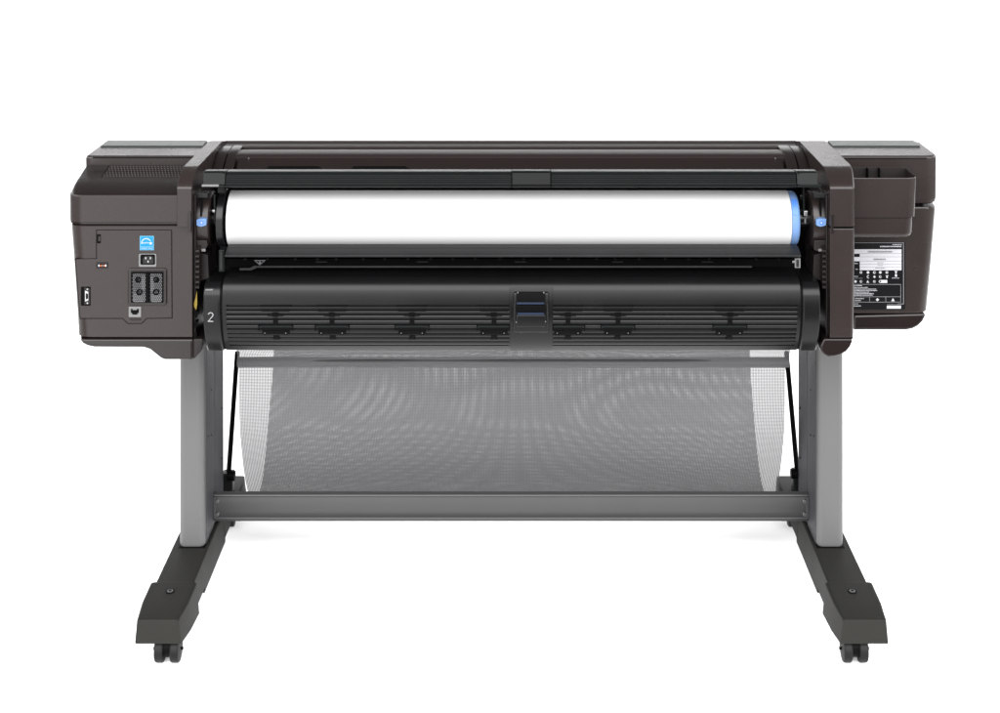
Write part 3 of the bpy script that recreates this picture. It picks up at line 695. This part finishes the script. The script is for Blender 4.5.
# =====================================================================  STAND
ST=thing('printer_stand','grey metal stand with two uprights, crossbar and dark wheeled feet under the printer','stand',(0,0,0))
FT=.107
for s in (-1,1):
    xo=-.7305 if s<0 else .7345; xi=-.6745 if s<0 else .6765
    a,b=min(xo,xi),max(xo,xi)
    m=MB(); m.box(a,b,3.40,3.515,.1,G(.985),PAINT,.013,6)
    up=m.build('upright',ST)
    # recessed inner face and channel behind
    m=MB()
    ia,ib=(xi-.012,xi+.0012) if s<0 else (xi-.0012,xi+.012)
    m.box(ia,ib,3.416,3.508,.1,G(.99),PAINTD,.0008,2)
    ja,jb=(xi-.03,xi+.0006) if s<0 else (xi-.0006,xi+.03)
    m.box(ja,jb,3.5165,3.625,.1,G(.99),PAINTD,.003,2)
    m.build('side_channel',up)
    for (d_,z_,r_,mt) in ((3.432,Z(363,3.432),.0022,LGREY),(3.47,Z(390,3.47),.0018,BLACK),(3.47,Z(435,3.47),.0018,BLACK),(3.435,Z(436,3.435),.0018,BLACK),(3.60,Z(408,3.6),.0022,BLACK),(3.60,Z(458,3.6),.002,BLACK)):
        xx=xi+(.0013 if s<0 else -.0013)
        m=MB(); m.tube((xx-.001,Yd(d_),z_),(xx+.001,Yd(d_),z_),r_,mt,10); m.build('screw',up)
    # foot : loft of sections along depth
    fo_=-.7455 if s<0 else .7495; fi=-.6655 if s<0 else .6675
    m=MB()
    def foot_section(t,d_,xo_,xi_,zt,zb,r):
        # xo outer, xi inner ; lower inner edge flares
        dx=(.004 if s<0 else -.004)
        P=rp([(xo_-dx,zb),(xo_,zt),(xi_,zt),(xi_+dx*1.5,zb)],[.002,r,r,.002],4)
        return [t.verts.new((p[0],Yd(d_),p[1])) for p in P]
    def loft(sections,mat):
        t=bmesh.new(); rs=[foot_section(t,*q) for q in sections]
        for A,B in zip(rs,rs[1:]):
            n=len(A)
            for k in range(n): t.faces.new((A[k],A[(k+1)%n],B[(k+1)%n],B[k]))
        t.faces.new(rs[0]); t.faces.new(rs[-1]); bmesh.ops.recalc_face_normals(t,faces=t.faces[:])
        m.merge(t,mat)
    q=.0025*s
    loft([(3.19,fo_,fi,FT-.003,.050,.004),(3.33,fo_,fi,FT-.001,.050,.004),(3.3302,fo_,fi,FT-.001,.040,.004),(3.45,fo_,fi,FT,.040,.004),(3.57,fo_,fi,FT-.001,.040,.004),(3.5702,fo_,fi,FT-.001,.050,.004),(3.72,fo_,fi,FT-.004,.050,.004)],FOOT)
    foot=m.build('foot',ST)
    m=MB(); g=.0012
    m.box(a-.002,b+.002,3.395,3.53,FT-.004,FT+.0004,BLACK,.001); 
    m.build('upright_socket',foot)
    for (da,db,nm) in ((3.098,3.236,'toe_cap'),(3.80,3.672,'toe_cap')):
        m=MB(); sg=1 if db>da else -1
        e=.006*s
        o0=fo_+e*1.1; i0=fi-e*.5; o1=fo_+e*1.5; i1=fi-e*1.5
        of=(-.750 if s<0 else .7545); inf=(-.6675 if s<0 else .669)
        wide=0 if da<3.4 else -.012*s; inf+=wide
        sec=[(da+.003*sg,of-.003*s,inf+.003*s,FT-.0085,.056,.003),(da,of,inf,FT-.0105,.0535,.003),(da+.0005*sg,of,inf,FT-.0095,.051,.004),(da+.004*sg,of+.0005*s,inf-.001*s,FT-.0062,.050,.005),(da+.06*sg,fo_+.009*s,fi-.006*s+wide,FT-.001,.048,.006),
             (db-.004*sg,fo_+.0085*s,fi-.008*s+wide,FT+.003,.044,.006),(db,fo_+.006*s,fi-.006*s+wide,FT+.0018,.044,.006)]
        t=bmesh.new(); rs=[foot_section(t,*q_) for q_ in sec[1:]]
        for A,B in zip(rs,rs[1:]):
            n=len(A)
            for k in range(n): t.faces.new((A[k],A[(k+1)%n],B[(k+1)%n],B[k]))
        t.faces.new(rs[0]); t.faces.new(rs[-1]); bmesh.ops.recalc_face_normals(t,faces=t.faces[:])
        m.merge(t,FOOT)
        # bolt on top
        bd=3.198 if da<3.4 else 3.70; bx=(fo_+fi)/2+.004*s*0
        m.tube((bx,Yd(bd),FT-.003),(bx,Yd(bd),FT+.0018),.0100,BLACK,20); m.tube((bx,Yd(bd),FT),(bx,Yd(bd),FT+.0024),.0064,LGREY,6); m.tube((bx,Yd(bd),FT),(bx,Yd(bd),FT+.0029),.0036,BLACK,12)
        cap=m.build('toe_cap',foot)
        # caster
        wd=3.128 if da<3.4 else 3.745; wx=(fo_+fi)/2-.0120*s
        m=MB(); wr=.0268
        for k in (-1,1):
            c=wx+k*.0158
            pr=[(c-.010,.004),(c-.010,wr-.009),(c-.0085,wr-.002),(c-.006,wr),(c+.006,wr),(c+.0085,wr-.002),(c+.010,wr-.009),(c+.010,.004)]
            m.lathe(pr,wd,wr+.0005,RUB,40)
        cs=m.build('caster',foot)
        m=MB(); m.lathe([(wx-.0078,.006),(wx-.0078,.020),(wx+.0078,.020),(wx+.0078,.006)],wd,.031,BLACK,24)
        m.lathe([(wx-.03,.003),(wx+.03,.003)],wd,wr,BLACK,10)
        m.tube((wx,Yd(wd),.03),(wx,Yd(wd),.056),.008,BLACK,16)
        m.box(wx-.024,wx+.024,wd-.016,wd+.022,.0475,.0525,RUB,.003,3)
        m.build('caster_fork',cs)
# crossbar
xl_,xr_=-.6745+.0016,.6765-.0016
zt=Z(491.3,3.545); zb=Z(522.5,3.492)
m=MB()
D=3.495
P=[(3.55,Z(494.5,3.55)),(3.507,Z(491.3,3.507)),(D+.001,Z(494.8,D)),(D-.0005,Z(495.8,D)),(D,Z(496.6,D)),(D+.004,Z(497.6,D)),(D+.0028,Z(502,D)),(D+.0026,Z(506,D)),(D+.0036,Z(510,D)),(D+.0056,Z(514,D)),(D+.0072,Z(516.6,D)),(D,Z(517.6,D)),(D-.0005,Z(518.4,D)),(D+.0005,Z(519.2,D)),(D+.010,Z(521,D)),(D+.010,Z(523,D)),(3.55,Z(522.5,D))]
m.prof(P,xl_,xr_,BARM,.0006,2)
cb=m.build('crossbar',ST)
for a in (xl_,xr_-.006):
    m=MB(); m.box(a,a+.006,D-.003,D+.01,Z(517,D),Z(496.8,D),BARM,.0006); m.build('end_flange',cb)
for xx in (xl_+.0095,xr_-.0095):
    for py in (501,514.3):
        m=MB(); m.tube((xx,Yd(D)-.0035,Z(py,D)),(xx,Yd(D)+.006,Z(py,D)),.0031,LGREY,14); m.tube((xx,Yd(D)-.0042,Z(py,D)),(xx,Yd(D)+.002,Z(py,D)),.0014,BLACK,6); m.build('bolt',cb)
m=MB(); 
for a,b in ((217,223),): m.box(X(a,3.49),X(b,3.49),3.486,3.491,Z(512,3.49)-.001,Z(512,3.49),BLACK)

# =====================================================================  BASKET
def mesh_mat(name,col,pitch,cover,hole=.3):
    m,nt,b=nodes(name); N=nt.nodes; L=nt.links
    b.inputs['Base Color'].default_value=(*col,1); b.inputs['Roughness'].default_value=.7; b.inputs['Specular IOR Level'].default_value=.2
    uv=N.new('ShaderNodeUVMap'); uv.uv_map='UVMap'
    sp=N.new('ShaderNodeSeparateXYZ'); L.new(uv.outputs[0],sp.inputs[0])
    res=[]
    for ax in (0,1):
        a=N.new('ShaderNodeMath'); a.operation='DIVIDE'; L.new(sp.outputs[ax],a.inputs[0]); a.inputs[1].default_value=pitch
        f=N.new('ShaderNodeMath'); f.operation='FRACT'; L.new(a.outputs[0],f.inputs[0])
        g=N.new('ShaderNodeMath'); g.operation='PINGPONG'; L.new(f.outputs[0],g.inputs[0]); g.inputs[1].default_value=.5
        l=N.new('ShaderNodeMapRange'); l.inputs['From Min'].default_value=cover*.5-.08; l.inputs['From Max'].default_value=cover*.5+.08
        l.inputs['To Min'].default_value=.92; l.inputs['To Max'].default_value=hole; L.new(g.outputs[0],l.inputs['Value'])
        res.append(l)
    mx=N.new('ShaderNodeMath'); mx.operation='MAXIMUM'; L.new(res[0].outputs[0],mx.inputs[0]); L.new(res[1].outputs[0],mx.inputs[1])
    tr=N.new('ShaderNodeBsdfTransparent'); ms=N.new('ShaderNodeMixShader')
    L.new(mx.outputs[0],ms.inputs[0]); L.new(tr.outputs[0],ms.inputs[1]); L.new(b.outputs[0],ms.inputs[2])
    out=[n for n in N if n.type=='OUTPUT_MATERIAL'][0]; L.new(ms.outputs[0],out.inputs['Surface'])
    return m
NET=mesh_mat('net_fabric',(.054,.054,.056),.0035,.475,.52)
NETH=mesh_mat('net_hem',(.058,.058,.060),.0034,.55,.80)
BK=thing('catch_basket','grey see-through mesh catch basket hanging between the uprights below the printer','basket',(0,.2,.05))
def sheet(name,prof,xl_,xr_,mat,parent,nx=120,wob=0,sub=14,seed=0):
    """prof: (D,z) polyline from top to bottom"""
    me=bpy.data.meshes.new(name); bm=bmesh.new(); uvl=bm.loops.layers.uv.new('UVMap')
    P=[]
    for (a,b) in zip(prof,prof[1:]):
        for k in range(sub): t=k/sub; P.append((a[0]+(b[0]-a[0])*t,a[1]+(b[1]-a[1])*t))
    P.append(prof[-1])
    # smooth
    for _ in range(sub*2):
        P=[P[0]]+[((P[i-1][0]+P[i][0]*2+P[i+1][0])/4,(P[i-1][1]+P[i][1]*2+P[i+1][1])/4) for i in range(1,len(P)-1)]+[P[-1]]
    vs=[];uv=[]
    s=0
    for j,(d_,z_) in enumerate(P):
        if j: s+=math.hypot(P[j][0]-P[j-1][0],P[j][1]-P[j-1][1])
        row=[];ur=[]
        for i in range(nx+1):
            u=i/nx; x=xl_+(xr_-xl_)*u; v=j/(len(P)-1)
            f=math.sin(math.pi*v)
            dd=wob*f*(math.sin(u*math.pi)*1.0+.22*math.sin(u*9+seed)+.12*math.sin(u*23+v*4+seed*2))
            zz=wob*.25*math.sin(u*math.pi)*(-1)*f
            row.append(bm.verts.new((x,Yd(d_+dd),z_+zz))); ur.append((x+ .004*math.sin(v*5+seed)*math.sin(u*6),s+.006*math.sin(u*math.pi*2+seed)*f+.010*math.sin(u*math.pi)*f))
        vs.append(row);uv.append(ur)
    for j in range(len(P)-1):
        for i in range(nx):
            f=bm.faces.new((vs[j][i],vs[j][i+1],vs[j+1][i+1],vs[j+1][i])); f.smooth=True
            for l,c in zip(f.loops,(uv[j][i],uv[j][i+1],uv[j+1][i+1],uv[j+1][i])): l[uvl].uv=c
    cs=[v.co for v in bm.verts]; c=Vector([(min(q[i] for q in cs)+max(q[i] for q in cs))/2 for i in range(3)])
    bmesh.ops.translate(bm,verts=bm.verts[:],vec=-c)
    bm.to_mesh(me); bm.free(); me.materials.append(mat)
    o=bpy.data.objects.new(name,me); COL.objects.link(o); o.parent=parent; o.location=c-WL[parent.name]; WL[o.name]=c
    return o
BX0,BX1=-.617,.624
near=[(3.502,Z(362,3.502)),(3.505,Z(400,3.505)),(3.513,Z(430,3.513)),(3.559,Z(466,3.559)),(3.613,Z(490,3.613)),(3.70,.062)]
far=[(4.03,.42),(4.02,Z(367,4.02)),(3.958,Z(407,3.958)),(3.905,Z(448,3.905)),(3.84,Z(484,3.84)),(3.703,.062)]
sheet('near_mesh_panel',near,BX0,BX1,NET,BK,wob=.012,seed=1)
sheet('far_mesh_panel',far,BX0,BX1,NET,BK,wob=-.035,seed=2.4)
sheet('mesh_flap',[(3.47,Z(347,3.47)),(3.49,Z(352,3.49)),(3.497,Z(358,3.497))],X(237,3.49),X(790,3.49),NET,BK,wob=.002,sub=4,seed=.5)
# hem sleeve: two layers of the net folded over a rod
for (y0,y1,dd,sd) in ((356.8,367.6,-.010,.7),(357.4,366.6,.006,3.1)):
    sheet('hem',[(3.499,Z(y0,3.499)),(3.499+dd,Z((y0+y1)/2,3.499)),(3.500,Z(y1,3.500))],X(237.3,3.5),X(789,3.5),NETH,BK,wob=.006,sub=5,seed=sd)
HEM=plastic('hem_rod',(.03,.03,.03),.6,.1)
m=MB(); m.tube((X(238,3.5),Yd(3.5),Z(360.5,3.5)),(X(788,3.5),Yd(3.5),Z(360.5,3.5)),.0035,HEM,12); m.build('hem_rod',BK)
for s,(xa_,ya_,xb_,yb_) in ((-1,(237.2,352,228.6,474)),(1,(786.5,352,797.2,472))):
    m=MB(); p0=Vector((X(xa_,3.62),Yd(3.62),Z(ya_,3.62))); p1=Vector((X(xb_,3.66),Yd(3.66),Z(yb_,3.66)))
    m.tube(p0,p1,.0058,BLACK,12)
    st=m.build('support_rod',BK)
    m=MB(); zc=p1.z-.012
    m.box(p1.x-.014 if s<0 else p1.x-.012,p1.x+.012 if s<0 else p1.x+.014,3.645,3.675,FT-.003,p1.z+.006,CHAR,.003,3)
    xx=p1.x+(.017 if s<0 else -.017)
    m.tube((p1.x,Yd(3.65),p1.z+.0),(xx,Yd(3.65),p1.z+.0),.0115,BLACK,24)
    m.build('rod_bracket',BK)

# =====================================================================  CAMERA, LIGHT
cam=bpy.data.cameras.new('camera'); co=bpy.data.objects.new('camera',cam); COL.objects.link(co)
co.location=(0,-DO,H); co.rotation_euler=(R(90),0,0)
cam.sensor_width=36; cam.lens=36*F/1000; cam.shift_x=-.0105; cam.shift_y=-(356.5-HY)/1000
cam.clip_end=300; sc.camera=co
w=bpy.data.worlds.new('World'); sc.world=w; w.use_nodes=True; nt=w.node_tree; N=nt.nodes; L=nt.links
bg=N['Background']; tc=N.new('ShaderNodeTexCoord'); sp=N.new('ShaderNodeSeparateXYZ'); L.new(tc.outputs['Generated'],sp.inputs[0])
def mr(sock,a,b,c,d):
    n=N.new('ShaderNodeMapRange'); n.interpolation_type='SMOOTHSTEP'
    n.inputs['From Min'].default_value=a;n.inputs['From Max'].default_value=b;n.inputs['To Min'].default_value=c;n.inputs['To Max'].default_value=d
    L.new(sock,n.inputs['Value']); return n.outputs[0]
def ma(op,a,b=None):
    n=N.new('ShaderNodeMath'); n.operation=op
    for i,v in enumerate((a,b)):
        if v is None: continue
        if isinstance(v,(int,float)): n.inputs[i].default_value=v
        else: L.new(v,n.inputs[i])
    return n.outputs[0]
# front light starts a little above the horizon
x_,y_,z_=sp.outputs['X'],sp.outputs['Y'],sp.outputs['Z']
mid=mr(z_,.70,.90,1,0); lowb=mr(z_,.22,.31,1,0)
front=mr(y_,-.62,-.22,1,0); side=mr(ma('ABSOLUTE',x_),.45,.85,0,1)
# glow added at both sides to whiten the floor, a softer wall of light behind the camera, a low white sweep behind, a dark ceiling
tot=ma('ADD',ma('ADD',ma('MULTIPLY',mid,ma('ADD',ma('MULTIPLY',ma('MULTIPLY',front,mr(z_,.12,.30,.25,1)),FRONT),ma('MULTIPLY',ma('MULTIPLY',side,mr(z_,.48,.60,1,.15)),SIDE))),ma('MULTIPLY',ma('MULTIPLY',lowb,ma('SUBTRACT',1,front)),.2)),.14)
tot=ma('MULTIPLY',tot,mr(z_,-.12,.0,.10,1))
bump=ma('MULTIPLY',mr(x_,-.22,-.06,1,0),mr(x_,-.62,-.36,0,1))   # added glow below the horizon, for a soft highlight on the left housing
tot=ma('ADD',tot,ma('MULTIPLY',ma('MULTIPLY',bump,mr(z_,-.05,.0,1,0)),PATCH))   # added glow over the dark studio floor beyond the white sweep
mu=N.new('ShaderNodeMath'); mu.operation='MULTIPLY'; L.new(tot,mu.inputs[0]); mu.inputs[1].default_value=GAIN
L.new(mu.outputs[0],bg.inputs['Strength']); bg.inputs['Color'].default_value=(1,1,1,1)
sc.view_settings.view_transform='Standard'; sc.view_settings.look='None'; sc.view_settings.exposure=0; sc.view_settings.gamma=1
